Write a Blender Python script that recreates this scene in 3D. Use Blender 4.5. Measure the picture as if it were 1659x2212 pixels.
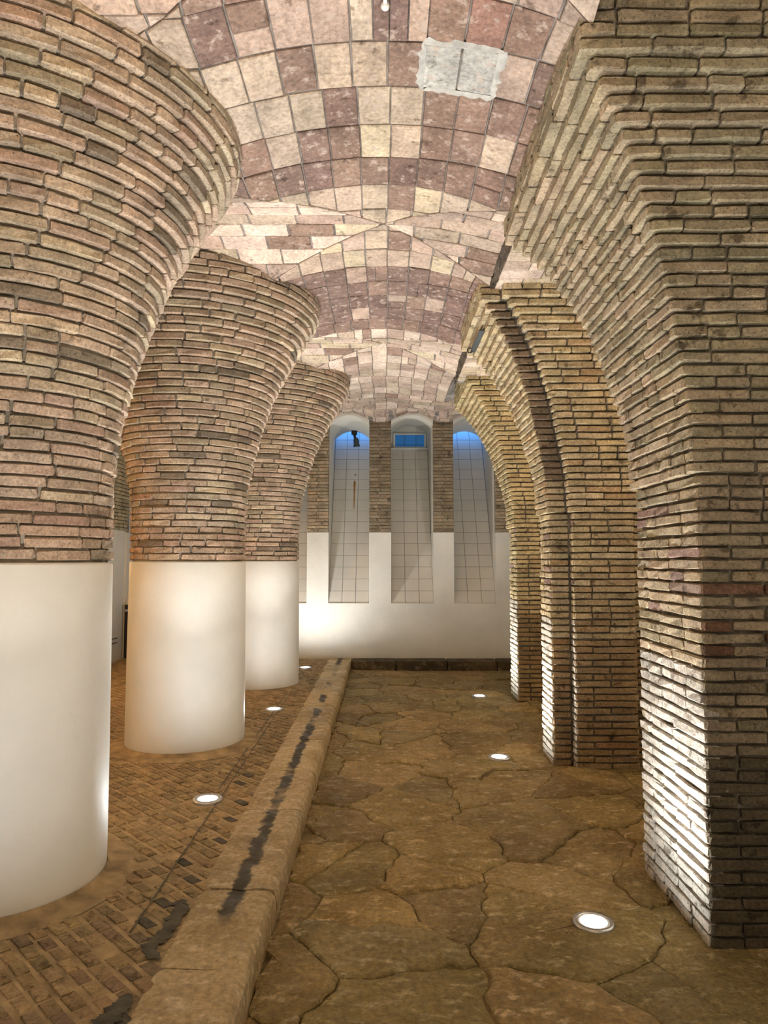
import bpy, math, random
import numpy as np

# ------------------------------------------------------------------ scene, camera, world, exposure
for o in list(bpy.data.objects):
    bpy.data.objects.remove(o)
SC = bpy.context.scene
COL = SC.collection
FPX, PITCH, EYE = 1534.0, math.atan(103 / 1534.0), 1.65
cam_d = bpy.data.cameras.new('camera')
cam_d.sensor_fit = 'HORIZONTAL'
cam_d.sensor_width = 36.0
cam_d.lens = 36.0 * FPX / 1659.0
cam_d.clip_start = 0.05
cam = bpy.data.objects.new('camera', cam_d)
cam.location = (0, 0, EYE)
cam.rotation_euler = (math.pi / 2 + PITCH, 0, 0)
COL.objects.link(cam)
SC.camera = cam
SC.view_settings.view_transform = 'Standard'
SC.view_settings.look = 'None'
SC.view_settings.gamma = 1.0
SC.view_settings.use_curve_mapping = False
SC.view_settings.exposure = 1.3
world = bpy.data.worlds.new('world')
SC.world = world
world.use_nodes = True
world.node_tree.nodes['Background'].inputs[0].default_value = (0.55, 0.72, 1.0, 1)
world.node_tree.nodes['Background'].inputs[1].default_value = 0.6
try:
    SC.cycles.max_bounces = 8
    SC.cycles.diffuse_bounces = 4
    SC.cycles.glossy_bounces = 2
    SC.cycles.transmission_bounces = 1
    SC.cycles.use_denoising = True
    SC.cycles.sample_clamp_indirect = 6.0
    SC.cycles.adaptive_threshold = 0.03
except Exception:
    pass

LAMP_RIGHT = 11.0       # watts of the floor uplights beside the piers
LAMP_LEFT = 10.0        # watts of the floor uplights in the raised pavement
SPREAD = math.radians(128)
ASSUMED_BULB = 12.0             # assumed unseen warm wall bulbs in the left aisle
FILL_GLOBE = 6.8            # added fill globes, out of view overhead and in the right aisle
SKY_PANE = 2.0          # daylight in the panes at the top of the light shafts

RNG = random.Random(7)
PZ = 0.13               # raised pavement height
CROWN = 3.95
YW = 11.10              # far wall


# ------------------------------------------------------------------ helpers
def project(p):
    z = p[2] - EYE
    c = p[1] * math.cos(PITCH) + z * math.sin(PITCH)
    u = -p[1] * math.sin(PITCH) + z * math.cos(PITCH)
    if c < 0.05:
        return None
    return 829.5 + FPX * p[0] / c, 1106 - FPX * u / c, c


def on_plane_z(x, y, z):
    dx = (x - 829.5) / FPX
    dy = (1106 - y) / FPX
    d = (dx, math.cos(PITCH) - dy * math.sin(PITCH), math.sin(PITCH) + dy * math.cos(PITCH))
    t = (z - EYE) / d[2]
    return d[0] * t, d[1] * t


def new_mat(name):
    m = bpy.data.materials.new(name)
    m.use_nodes = True
    nt = m.node_tree
    return m, nt, nt.nodes['Principled BSDF']


def nd(nt, typ, **kw):
    n = nt.nodes.new(typ)
    for k, v in kw.items():
        setattr(n, k, v)
    return n


def noise(nt, vec, scale, detail=4.0, rough=0.55):
    n = nd(nt, 'ShaderNodeTexNoise')
    n.inputs['Scale'].default_value = scale
    n.inputs['Detail'].default_value = detail
    n.inputs['Roughness'].default_value = rough
    nt.links.new(vec, n.inputs['Vector'])
    return n.outputs['Fac']


def ramp(nt, fac, stops):
    r = nd(nt, 'ShaderNodeValToRGB')
    e = r.color_ramp.elements
    while len(e) < len(stops):
        e.new(0.5)
    for el, (p, c) in zip(e, stops):
        el.position = p
        el.color = (c, c, c, 1) if isinstance(c, (int, float)) else (*c, 1)
    nt.links.new(fac, r.inputs['Fac'])
    return r.outputs['Color']


def mix(nt, blend, fac, a, b):
    n = nd(nt, 'ShaderNodeMix', data_type='RGBA', blend_type=blend)
    for sock, v in ((n.inputs[0], fac), (n.inputs[6], a), (n.inputs[7], b)):
        if isinstance(v, (int, float)):
            sock.default_value = v
        elif isinstance(v, tuple):
            sock.default_value = (*v, 1)
        else:
            nt.links.new(v, sock)
    return n.outputs[2]


def mathn(nt, op, a, b):
    n = nd(nt, 'ShaderNodeMath', operation=op)
    for i, v in enumerate((a, b)):
        if isinstance(v, (int, float)):
            n.inputs[i].default_value = v
        else:
            nt.links.new(v, n.inputs[i])
    return n.outputs[0]


def bump(nt, bsdf, height, dist, strength=1.0):
    b = nd(nt, 'ShaderNodeBump')
    b.inputs['Strength'].default_value = strength
    b.inputs['Distance'].default_value = dist
    nt.links.new(height, b.inputs['Height'])
    nt.links.new(b.outputs['Normal'], bsdf.inputs['Normal'])


def pos_of(nt, scale=None):
    g = nd(nt, 'ShaderNodeNewGeometry')
    if scale is None:
        return g.outputs['Position']
    m = nd(nt, 'ShaderNodeVectorMath', operation='MULTIPLY')
    nt.links.new(g.outputs['Position'], m.inputs[0])
    m.inputs[1].default_value = scale
    return m.outputs[0]


def tint_mat(name, grain=70.0, patch=7.0, dark=0.5, dark_at=0.62, bump_d=0.004, rough=0.92, smear=None, smear_at=0.66, pits=False):
    """Masonry: the piece's own colour times grain, blotches, dark weathering and mortar smears."""
    m, nt, b = new_mat(name)
    p = pos_of(nt)
    at = nd(nt, 'ShaderNodeAttribute', attribute_name='tint')
    c = mix(nt, 'MULTIPLY', 1.0, at.outputs['Color'], ramp(nt, noise(nt, p, patch, 5), [(0.3, 0.72), (0.72, 1.25)]))
    c = mix(nt, 'MULTIPLY', 1.0, c, ramp(nt, noise(nt, p, grain, 4, 0.7), [(0.3, 0.62), (0.7, 1.28)]))
    st = ramp(nt, noise(nt, p, patch * 1.9, 4, 0.65), [(dark_at, 0.0), (dark_at + 0.09, 1.0)])
    c = mix(nt, 'MIX', st, c, mix(nt, 'MULTIPLY', 1.0, c, (dark, dark * 0.95, dark * 0.9)))
    if smear:
        sm = ramp(nt, noise(nt, pos_of(nt, (1, 1, 1.7)), patch * 2.6, 5, 0.7), [(smear_at, 0.0), (smear_at + 0.10, 0.8)])
        c = mix(nt, 'MIX', sm, c, smear)
    if pits:
        c = mix(nt, 'MULTIPLY', 1.0, c, ramp(nt, noise(nt, p, 115, 2, 0.6), [(0.30, 0.35), (0.40, 1.0)]))
    nt.links.new(c, b.inputs['Base Color'])
    b.inputs['Roughness'].default_value = rough
    b.inputs['Specular IOR Level'].default_value = 0.25
    h = noise(nt, p, grain * 0.55, 5, 0.75)
    bump(nt, b, h, bump_d)
    return m


def plain_mat(name, col, rough=0.6, patch=3.0, lo=0.88, hi=1.08, bump_d=0.0015, bump_s=45.0, metallic=0.0, spec=0.4):
    m, nt, b = new_mat(name)
    p = pos_of(nt)
    c = mix(nt, 'MULTIPLY', 1.0, tuple(col), ramp(nt, noise(nt, p, patch, 5), [(0.3, lo), (0.7, hi)]))
    nt.links.new(c, b.inputs['Base Color'])
    b.inputs['Roughness'].default_value = rough
    b.inputs['Metallic'].default_value = metallic
    b.inputs['Specular IOR Level'].default_value = spec
    if bump_d:
        bump(nt, b, noise(nt, p, bump_s, 5), bump_d)
    return m


def emit_mat(name, col, strength, sampled=True):
    m, nt, b = new_mat(name)
    b.inputs['Base Color'].default_value = (*col, 1)
    b.inputs['Emission Color'].default_value = (*col, 1)
    b.inputs['Emission Strength'].default_value = strength
    if not sampled:
        m.cycles.emission_sampling = 'NONE'
    return m


M = {}
M['brick'] = tint_mat('column_brick', bump_d=0.006, pits=True, smear=(0.36, 0.33, 0.28), smear_at=0.63)
M['pier_brick'] = tint_mat('pier_brick', grain=60, patch=6, dark=0.42, dark_at=0.58, bump_d=0.008, pits=True, smear=(0.45, 0.42, 0.36), smear_at=0.65)
M['tile'] = tint_mat('vault_tile', grain=45, patch=6, dark=0.5, dark_at=0.60, bump_d=0.002, smear=(0.46, 0.37, 0.31), smear_at=0.55)
M['block'] = tint_mat('paving_block', grain=55, patch=9, dark=0.55, dark_at=0.55, bump_d=0.006, rough=0.75, smear=(0.33, 0.24, 0.13), smear_at=0.62)
M['pier_mortar'] = plain_mat('pier_mortar', (0.20, 0.17, 0.13), 0.95, 9, 0.4, 1.5, 0.006, 60, spec=0.2)
M['mortar'] = plain_mat('mortar', (0.27, 0.235, 0.185), 0.95, 9, 0.6, 1.35, 0.006, 60, spec=0.2)
M['vault_mortar'] = plain_mat('vault_mortar', (0.21, 0.185, 0.165), 0.95, 9, 0.5, 1.6, 0.006, 50, spec=0.2)
M['plaster'] = plain_mat('plaster', (0.75, 0.72, 0.65), 0.55, 2.2, 0.92, 1.05, 0.0012, 30)
M['wall_plaster'] = plain_mat('wall_plaster', (0.72, 0.70, 0.63), 0.75, 2.0, 0.9, 1.05, 0.004, 55)
M['white_tile'] = plain_mat('white_tile', (0.74, 0.71, 0.64), 0.22, 2.0, 0.95, 1.03, 0.0, 30, spec=0.5)
M['grout'] = plain_mat('grout', (0.13, 0.12, 0.105), 0.9)
M['dirt'] = plain_mat('floor_bed', (0.22, 0.15, 0.06), 0.9, 6, 0.5, 1.4, 0.01, 40)
M['paving_mortar'] = plain_mat('paving_mortar', (0.40, 0.29, 0.155), 0.9, 8, 0.55, 1.3, 0.008, 50)
M['steel'] = plain_mat('brushed_steel', (0.55, 0.54, 0.52), 0.35, metallic=1.0, bump_d=0)
M['dark_steel'] = plain_mat('dark_steel', (0.09, 0.10, 0.10), 0.45, metallic=0.6, bump_d=0)
M['black'] = plain_mat('black_paint', (0.015, 0.014, 0.013), 0.4, bump_d=0)
M['white_paint'] = plain_mat('white_paint', (0.78, 0.78, 0.75), 0.4, bump_d=0)
M['plaster_patch'] = plain_mat('plaster_patch', (0.50, 0.49, 0.455), 0.9, 14, 0.7, 1.2, 0.006, 60)
M['ragged'] = plain_mat('ragged_mortar', (0.09, 0.07, 0.05), 0.95, 14, 0.4, 1.6, 0.01, 50)
M['tar'] = plain_mat('old_tar', (0.075, 0.066, 0.045), 0.7, 12, 0.5, 1.6, 0.006, 60)
M['rust'] = plain_mat('rust', (0.42, 0.19, 0.03), 0.8, 30, 0.7, 1.2)
M['lens_right'] = emit_mat('uplight_glass_white', (0.90, 0.98, 1.0), 7.0, False)
M['lens_left'] = emit_mat('uplight_glass_cool', (0.93, 0.97, 1.0), 7.0, False)
M['bulb'] = emit_mat('warm_bulb', (1.0, 0.62, 0.26), 2.0, False)  # glass of the assumed wall lamps, out of view
M['globe'] = emit_mat('globe_glass', (1.0, 0.80, 0.55), 2.0, False)
M['sky_pane'] = emit_mat('daylight_pane', (0.05, 0.22, 0.62), SKY_PANE)
M['blue_glass'] = emit_mat('blue_glass', (0.015, 0.11, 0.30), 0.22)


def stone_mat(name, base, hi, lo, kerb=False):
    """Worn flag stone; the kerb also carries the old dark tar line that runs along it."""
    m, nt, b = new_mat(name)
    p = pos_of(nt)
    at = nd(nt, 'ShaderNodeAttribute', attribute_name='tint')
    c = mix(nt, 'MIX', ramp(nt, noise(nt, p, 2.3, 4, 0.6), [(0.38, 0.0), (0.64, 1.0)]), lo, base)
    c = mix(nt, 'MIX', ramp(nt, noise(nt, pos_of(nt, (1, 1.7, 1)), 9.0, 6, 0.74), [(0.53, 0.0), (0.64, 0.85)]), c, hi)
    c = mix(nt, 'MULTIPLY', 1.0, c, ramp(nt, noise(nt, p, 38, 5, 0.75), [(0.3, 0.55), (0.7, 1.3)]))
    c = mix(nt, 'MULTIPLY', 1.0, c, at.outputs['Color'])
    if kerb:
        sx = nd(nt, 'ShaderNodeSeparateXYZ')
        nt.links.new(p, sx.inputs[0])
        w = mathn(nt, 'ADD', sx.outputs['X'], mathn(nt, 'MULTIPLY', noise(nt, p, 7, 8, 0.75), 0.16))
        d = mathn(nt, 'ABSOLUTE', mathn(nt, 'ADD', w, 0.592), 0.0)
        band = ramp(nt, d, [(0.028, 1.0), (0.042, 0.0)])
        gap = ramp(nt, noise(nt, p, 1.7, 3), [(0.44, 0.0), (0.52, 1.0)])
        band = mix(nt, 'MULTIPLY', 1.0, band, gap)
        c = mix(nt, 'MIX', band, c, (0.07, 0.06, 0.042))
    nt.links.new(c, b.inputs['Base Color'])
    nt.links.new(ramp(nt, noise(nt, p, 11, 4), [(0.35, 0.42), (0.7, 0.85)]), b.inputs['Roughness'])
    b.inputs['Specular IOR Level'].default_value = 0.35
    h = mathn(nt, 'ADD', noise(nt, pos_of(nt, (1, 1.6, 1)), 5.5, 7, 0.72), mathn(nt, 'MULTIPLY', noise(nt, p, 30, 4, 0.75), 0.30))
    bump(nt, b, h, 0.10 if not kerb else 0.026)
    return m


M['flag'] = stone_mat('flagstone', (0.545, 0.40, 0.17), (0.80, 0.64, 0.36), (0.345, 0.245, 0.09))
M['kerb'] = stone_mat('kerbstone', (0.60, 0.46, 0.245), (0.76, 0.62, 0.39), (0.40, 0.29, 0.135), kerb=True)
M['step'] = stone_mat('step_stone', (0.20, 0.145, 0.075), (0.33, 0.26, 0.16), (0.09, 0.066, 0.035))


def set_tint(me, cols):
    a = me.attributes.new('tint', 'FLOAT_COLOR', 'POINT')
    a.data.foreach_set('color', np.asarray(cols, dtype=np.float32).ravel())


def mesh_obj(name, verts, faces, mat, parent=None, tint=(1, 1, 1), smooth=False):
    me = bpy.data.meshes.new(name)
    if parent is not None:
        L = PLOC.get(parent.name, (0, 0, 0))
        verts = [(v[0] - L[0], v[1] - L[1], v[2] - L[2]) for v in verts]
    me.from_pydata(verts, [], faces)
    if smooth:
        me.polygons.foreach_set('use_smooth', [True] * len(me.polygons))
    cols = np.ones((len(verts), 4), dtype=np.float32)
    t = np.asarray(tint, dtype=np.float32)
    cols[:, :3] = t
    set_tint(me, cols)
    me.materials.append(M[mat])
    o = bpy.data.objects.new(name, me)
    COL.objects.link(o)
    if parent is not None:
        o.parent = parent
    return o


PLOC = {}


def tag(o, label=None, cat=None, group=None, kind=None):
    for k, v in (('label', label), ('category', cat), ('group', group), ('kind', kind)):
        if v:
            o[k] = v
    return o


def base(name, loc, label, cat=None, group=None, kind=None):
    """An Empty at the base of a thing; its parts are made in world space and moved under it. A part-group works the same way."""
    o = bpy.data.objects.new(name, None)
    COL.objects.link(o)
    o.location = loc
    o.empty_display_size = 0.1
    PLOC[o.name] = loc
    return tag(o, label, cat, group, kind)


def sub(o, parent):
    """A part that carries pieces of its own: it sits where its parent sits."""
    PLOC[o.name] = PLOC[parent.name]
    return o


def box_geo(x0, x1, y0, y1, z0, z1, c=0.0):
    """A box, its edges chamfered when c > 0."""
    if c <= 0:
        v = [(x, y, z) for x in (x0, x1) for y in (y0, y1) for z in (z0, z1)]
        f = [(0, 1, 3, 2), (4, 6, 7, 5), (0, 4, 5, 1), (2, 3, 7, 6), (0, 2, 6, 4), (1, 5, 7, 3)]
        return v, f
    v, f = [], []

    def q(*pts):
        i = len(v)
        v.extend(pts)
        f.append(tuple(range(i, i + len(pts))))
    X, Y, Z = (x0, x1), (y0, y1), (z0, z1)
    s = (1, -1)
    P = {}
    for i in (0, 1):
        for j in (0, 1):
            for k in (0, 1):
                P[i, j, k, 0] = (X[i], Y[j] + s[j] * c, Z[k] + s[k] * c)
                P[i, j, k, 1] = (X[i] + s[i] * c, Y[j], Z[k] + s[k] * c)
                P[i, j, k, 2] = (X[i] + s[i] * c, Y[j] + s[j] * c, Z[k])
    for i in (0, 1):
        q(*[P[i, j, k, 0] for j, k in ((0, 0), (1, 0), (1, 1), (0, 1))])
        q(*[P[j, i, k, 1] for j, k in ((0, 0), (1, 0), (1, 1), (0, 1))])
        q(*[P[j, k, i, 2] for j, k in ((0, 0), (1, 0), (1, 1), (0, 1))])
    for a in (0, 1):
        for b2 in (0, 1):
            q(P[a, b2, 0, 0], P[a, b2, 1, 0], P[a, b2, 1, 1], P[a, b2, 0, 1])
            q(P[a, 0, b2, 0], P[a, 1, b2, 0], P[a, 1, b2, 2], P[a, 0, b2, 2])
            q(P[0, a, b2, 1], P[1, a, b2, 1], P[1, a, b2, 2], P[0, a, b2, 2])
            for k in (0, 1):
                q(P[a, b2, k, 0], P[a, b2, k, 1], P[a, b2, k, 2])
    return v, f


def lathe_geo(cx, cy, prof, n=64, a0=0.0, a1=2 * math.pi):
    full = abs(a1 - a0 - 2 * math.pi) < 1e-6
    v, f = [], []
    cnt = n if full else n + 1
    for r, z in prof:
        for i in range(cnt):
            a = a0 + (a1 - a0) * i / n
            v.append((cx + r * math.cos(a), cy + r * math.sin(a), z))
    for j in range(len(prof) - 1):
        for i in range(n):
            k = (i + 1) % cnt
            f.append((j * cnt + i, j * cnt + k, (j + 1) * cnt + k, (j + 1) * cnt + i))
    return v, f


def tube_geo(pts, r, n=8):
    v, f = [], []
    P = [np.array(p, float) for p in pts]
    for i, p in enumerate(P):
        t = P[min(i + 1, len(P) - 1)] - P[max(i - 1, 0)]
        t /= np.linalg.norm(t)
        a = np.cross(t, (0, 0, 1) if abs(t[2]) < 0.9 else (1, 0, 0))
        a /= np.linalg.norm(a)
        b = np.cross(t, a)
        for k in range(n):
            q = p + r * (math.cos(2 * math.pi * k / n) * a + math.sin(2 * math.pi * k / n) * b)
            v.append(tuple(q))
    for i in range(len(P) - 1):
        for k in range(n):
            f.append((i * n + k, i * n + (k + 1) % n, (i + 1) * n + (k + 1) % n, (i + 1) * n + k))
    f.append(tuple(range(n))[::-1])
    f.append(tuple(range((len(P) - 1) * n, len(P) * n)))
    return v, f


def brick_geo(fn, L, depth, z0, z1, rough=0.002, c=0.006, mid=True):
    """One worn brick. fn(s, d, z) maps length, depth out of the wall and height to the world."""
    rr = RNG.uniform
    st = [0.0, min(c * 1.4, L * .2), L * .5, L - min(c * 1.4, L * .2), L] if mid else [0.0, c * 1.2, L - c * 1.2, L]
    dj = rr(-0.004, 0.004)
    tl = rr(-0.003, 0.003)
    v, f = [], []
    for i, s in enumerate(st):
        end = i in (0, len(st) - 1)
        d = depth + dj + tl * (s / L - .5) * 2 - (c if end else 0)
        e = 0.0025 if end else 0.0
        for dd, zz in ((0, z0 + e), (d - c * .8, z0 + e), (d, z0 + c * .7 + e), (d, z1 - c * .7 - e), (d - c * .8, z1 - e), (0, z1 - e)):
            v.append(fn(s + rr(-rough, rough) * .7, dd + (rr(-rough, rough) if dd else 0), zz + rr(-rough, rough) * .8))
    n = len(st)
    for i in range(n - 1):
        for k in range(5):
            f.append((i * 6 + k, i * 6 + k + 1, i * 6 + 7 + k, i * 6 + 6 + k))
    f.append((5, 4, 3, 2, 1, 0))
    f.append(tuple((n - 1) * 6 + k for k in range(6)))
    return v, f


def fan_out(items, parent, name, mat, stuff_name, limit=300):
    """items: (verts, faces, tint, centre, normal, area). The ones that show largest become single parts, the rest one joined part."""
    sc = []
    for k, it in enumerate(items):
        p = project(it[3])
        s = 0.0
        if p:
            view = np.array([0, 0, EYE]) - np.array(it[3])
            dist = np.linalg.norm(view)
            face = float(np.dot(view / dist, it[4]))
            if -60 < p[0] < 1720 and -60 < p[1] < 2270 and face > -0.05:
                s = it[5] * (0.1 + max(face, 0)) / dist ** 2
        sc.append((s, k))
    sc.sort(reverse=True)
    keep = set(k for s, k in sc[:limit] if s > 0)
    V, F, T = [], [], []
    for k, it in enumerate(items):
        if k in keep:
            mesh_obj(name, it[0], it[1], mat, parent, it[2])
        else:
            off = len(V)
            V.extend(it[0])
            F.extend(tuple(i + off for i in fc) for fc in it[1])
            T.extend([it[2]] * len(it[0]))
    if V:
        o = mesh_obj(stuff_name, V, F, mat, parent, T)
        o['kind'] = 'stuff'


def vary(c, amt=0.12, hue=0.05):
    k = 1 + RNG.uniform(-amt, amt)
    return (c[0] * k * (1 + RNG.uniform(-hue, hue)), c[1] * k, c[2] * k * (1 + RNG.uniform(-hue, hue)))


def lerp_table(tab, z):
    if z <= tab[0][0]:
        return tab[0][1]
    for (a, b), (c, d) in zip(tab, tab[1:]):
        if z <= c:
            return b + (d - b) * (z - a) / (c - a)
    return tab[-1][1]


# ------------------------------------------------------------------ the vault
BAYS = [-0.60, 2.06, 4.72, 7.40, 10.12]
NICHE = [(-4.02, -3.40), (-2.82, -2.18), (-1.84, -1.204), (-0.866, -0.234), (0.112, 0.772), (1.092, 1.743)]
CM, CT, SL = 0.20, 0.385, 0.72


def vault(x, y):
    dm = min(CM * x * x, 0.135)
    dt = min(CT * (y - b) ** 2 for b in BAYS)
    h = CROWN - min(dm, dt, 0.135)
    if x > 0:
        dy = min(abs(y - b) for b in BAYS)
        h -= .14 * min(1.0, (x / .82) ** 2) * max(0.0, 1 - (dy / .85) ** 2) * (1.0 if y < 9 else .3)
    if x > .9 and y < 9.2:
        h = max(h, 4.0)
    if y > 10.2:
        s = 3.83
        for a, b in NICHE:
            m, w = (a + b) / 2, (b - a) / 2 + .02
            if abs(x - m) < w:
                s = max(s, 3.83 + 0.14 * (1 - ((x - m) / w) ** 2))
        t = min(1.0, (y - 10.2) / (YW - 10.2))
        t = t * t * (3 - 2 * t)
        h = h * (1 - t) + s * t
    return h


def clip(poly, a, b, c):
    """keep a*x + b*y <= c"""
    out = []
    for i, p in enumerate(poly):
        q = poly[(i + 1) % len(poly)]
        dp, dq = a * p[0] + b * p[1] - c, a * q[0] + b * q[1] - c
        if dp <= 0:
            out.append(p)
        if dp * dq < 0:
            t = dp / (dp - dq)
            out.append((p[0] + t * (q[0] - p[0]), p[1] + t * (q[1] - p[1])))
    return out


def area2(poly):
    return 0.5 * sum(p[0] * q[1] - q[0] * p[1] for p, q in zip(poly, poly[1:] + poly[:1]))


ceiling = base('ceiling', (0, 5, CROWN), 'shallow tiled vault of square pink and purple-brown tiles over the aisle', kind='structure')
nx, ny = 74, 122
X0, X1, Y0, Y1 = -4.10, 3.30, -1.1, YW + 0.02
v, f = [], []
for j in range(ny + 1):
    for i in range(nx + 1):
        x, y = X0 + (X1 - X0) * i / nx, Y0 + (Y1 - Y0) * j / ny
        v.append((x, y, vault(x, y) + 0.002))
n0 = len(v)
for j in range(ny):
    for i in range(nx):
        a = j * (nx + 1) + i
        f.append((a, a + nx + 1, a + nx + 2, a + 1))
mesh_obj('vault_bed', v, f, 'vault_mortar', ceiling, smooth=True)
vv, ff = box_geo(X0 - .3, X1 + .3, Y0, YW, 4.06, 4.16)
mesh_obj('slab', vv, ff, 'vault_mortar', ceiling)

PINK, TAN, CREAM, PURPLE, BROWN, RED, GREY = ((0.42, 0.315, 0.25), (0.45, 0.355, 0.27), (0.53, 0.44, 0.31), (0.205, 0.135, 0.11),
                                              (0.255, 0.17, 0.13), (0.32, 0.185, 0.145), (0.44, 0.43, 0.395))
PALE = (0.60, 0.48, 0.39)


def pick(weights):
    t = RNG.uniform(0, sum(w for _, w in weights))
    for c, w in weights:
        t -= w
        if t <= 0:
            return vary(c, 0.12, 0.03)
    return vary(weights[0][0])


patch_c = [on_plane_z(x, y, 3.93) for x, y in ((948, 135), (1040, 140))]
tiles = []
PATCH = []


def add_tile(poly, tint):
    if len(poly) < 3 or abs(area2(poly)) < 0.0016:
        return
    if area2(poly) < 0:
        poly = poly[::-1]
    cx = sum(p[0] for p in poly) / len(poly)
    cy = sum(p[1] for p in poly) / len(poly)
    g = 0.0042 + RNG.uniform(0, 0.003)
    out = []
    for p in poly:
        d = math.hypot(p[0] - cx, p[1] - cy)
        k = 1 - g * 1.35 / max(d, 0.02)
        out.append((cx + (p[0] - cx) * k + RNG.uniform(-.0016, .0016), cy + (p[1] - cy) * k + RNG.uniform(-.0016, .0016)))
    th = 0.010 + RNG.uniform(-.003, .004)
    tx, ty = RNG.uniform(-.018, .018), RNG.uniform(-.018, .018)
    n = len(out)
    vs = [(x, y, vault(x, y) + 0.004) for x, y in out]
    vs += [(x, y, vault(x, y) - th * .55 + tx * (x - cx) + ty * (y - cy)) for x, y in out]
    inn = [(cx + (x - cx) * .955, cy + (y - cy) * .955) for x, y in out]
    vs += [(x, y, vault(x, y) - th + tx * (x - cx) + ty * (y - cy)) for x, y in inn]
    fs = []
    for k in range(n):
        l = (k + 1) % n
        fs.append((k, n + k, n + l, l))
        fs.append((n + k, 2 * n + k, 2 * n + l, n + l))
    fs.append(tuple(range(3 * n - 1, 2 * n - 1, -1)))
    tiles.append((vs, [t[::-1] for t in fs], tint, (cx, cy, vault(cx, cy)), np.array([0, 0, -1.0]), abs(area2(poly))))


# tiles along the aisle, between one pair of crossing vaults and the next
for bi in range(1, len(BAYS) + 1):
    b0, b1 = BAYS[bi - 1], BAYS[bi] if bi < len(BAYS) else 13.0
    ks = range(int((b0 - 3.0) / .302) - 1, int((b1 - 3.0) / .302) + 2)
    for k in ks:
        ya, yb = 3.0 + .302 * k, min(3.0 + .302 * (k + 1), YW)
        if yb - ya < .03:
            continue
        sh = RNG.uniform(-.012, .012)
        for i in range(-8, 5) if bi < len(BAYS) else range(-14, 12):
            xa, xb = 0.026 + .1665 * i + sh, 0.026 + .1665 * (i + 1) + sh
            if bi < len(BAYS):
                xa, xb = max(xa, -1.25), min(xb, .82)
            if xb - xa < .03:
                continue
            cells = [(xa, xb, ya, yb)]
            near_patch = any(abs(p[0] - (xa + xb) / 2) < .085 and abs(p[1] - (ya + yb) / 2) < .16 for p in patch_c)
            if near_patch:
                PATCH.append((xa, xb, ya, yb))
            elif RNG.random() < .05:
                xm = xa + (xb - xa) * RNG.uniform(.4, .6)
                cells = [(xa, xm, ya, yb), (xm, xb, ya, yb)]
            elif RNG.random() < .05:
                ym = ya + (yb - ya) * .5
                cells = [(xa, xb, ya, ym), (xa, xb, ym, yb)]
            for a, b, c, d in cells:
                poly = [(a, c), (b, c), (b, d), (a, d)]
                for s in (1, -1):
                    poly = clip(poly, s * SL, -1, -b0) if poly else poly
                    poly = clip(poly, s * SL, 1, b1) if poly else poly
                ym = (c + d) / 2
                mx, my = (a + b) / 2, ym
                if ym < 3.85:
                    w = [(PINK, 3), (TAN, 3), (PURPLE, 1.6), (BROWN, 1.3), (CREAM, .6), (RED, .3)] if mx < .2 else [(PINK, 1.6), (TAN, 1.6), (PURPLE, 1.6), (BROWN, 2.2), (CREAM, .4), (RED, .3)]
                    if 3.85 > ym > 3.25 and mx > .3 and RNG.random() < .2:
                        w = [(BROWN, 1)]
                elif ym < 4.16:
                    w = [(PURPLE, 3), (BROWN, 3), (TAN, .4)]
                elif ym < 5.4:
                    w = [(TAN, 3), (PINK, 2), (CREAM, 1.5), (BROWN, .8)]
                elif ym < 6.95:
                    w = [(PURPLE, 4), (BROWN, 1.5), (PINK, .7)]
                else:
                    w = [(PALE, 2), (PINK, 2), (TAN, 1), (BROWN, .25)]
                t = pick(w)
                if near_patch:
                    t = GREY
                add_tile(poly, t)
# tiles of the crossing vaults, laid the other way round
for bi, b in enumerate(BAYS[1:], 1):
    for side in (-1, 1):
        lim = 1.75 if side < 0 or bi == 4 else .82
        for k in range(-9, 9):
            ya, yb = b + .155 * k, b + .155 * (k + 1)
            sh = RNG.uniform(-.14, .14)
            for i in range(-1, 7):
                xa, xb = max(.0, .318 * i + sh), min(.318 * (i + 1) + sh, lim)
                if xb - xa < .03:
                    continue
                poly = [(side * xa, ya), (side * xb, ya), (side * xb, yb), (side * xa, yb)]
                poly = clip(poly, -side * SL, 1, b)
                poly = clip(poly, -side * SL, -1, -b) if poly else poly
                if poly and max(p[1] for p in poly) < YW:
                    add_tile(poly, pick([(PALE, 3), (TAN, 3), (PINK, 3), (CREAM, 1.2), (BROWN, .5)] if bi < 4 else [(PINK, 3), (PALE, 1), (TAN, 2)]))
fan_out(tiles, ceiling, 'vault_tile', 'tile', 'vault_tiling')
# white repair mortar around two replaced tiles
pxa, pxb = min(p[0] for p in PATCH), max(p[1] for p in PATCH)
pya, pyb = min(p[2] for p in PATCH), max(p[3] for p in PATCH)
v, f = [], []
loop = []
for k in range(12):
    loop.append((pxa + (pxb - pxa) * k / 12, pya, 0, -1))
for k in range(12):
    loop.append((pxb, pya + (pyb - pya) * k / 12, 1, 0))
for k in range(12):
    loop.append((pxb - (pxb - pxa) * k / 12, pyb, 0, 1))
for k in range(12):
    loop.append((pxa, pyb - (pyb - pya) * k / 12, -1, 0))
for x, y, ox, oy in loop:
    w = RNG.uniform(.012, .040)
    a, b = x - ox * .010, y - oy * .010
    c, d = x + (ox or math.copysign(.3, x - (pxa + pxb) / 2)) * w, y + (oy or math.copysign(.3, y - (pya + pyb) / 2)) * w
    v += [(a, b, vault(a, b) - .010), ((a + c) / 2, (b + d) / 2, vault(x, y) - .019), (c, d, vault(c, d) - .009)]
n = len(loop)
for k in range(n):
    l = (k + 1) % n
    for e in (0, 1):
        f.append((k * 3 + e, l * 3 + e, l * 3 + e + 1, k * 3 + e + 1))
mesh_obj('repair_mortar', v, f, 'plaster_patch', ceiling)
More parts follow.
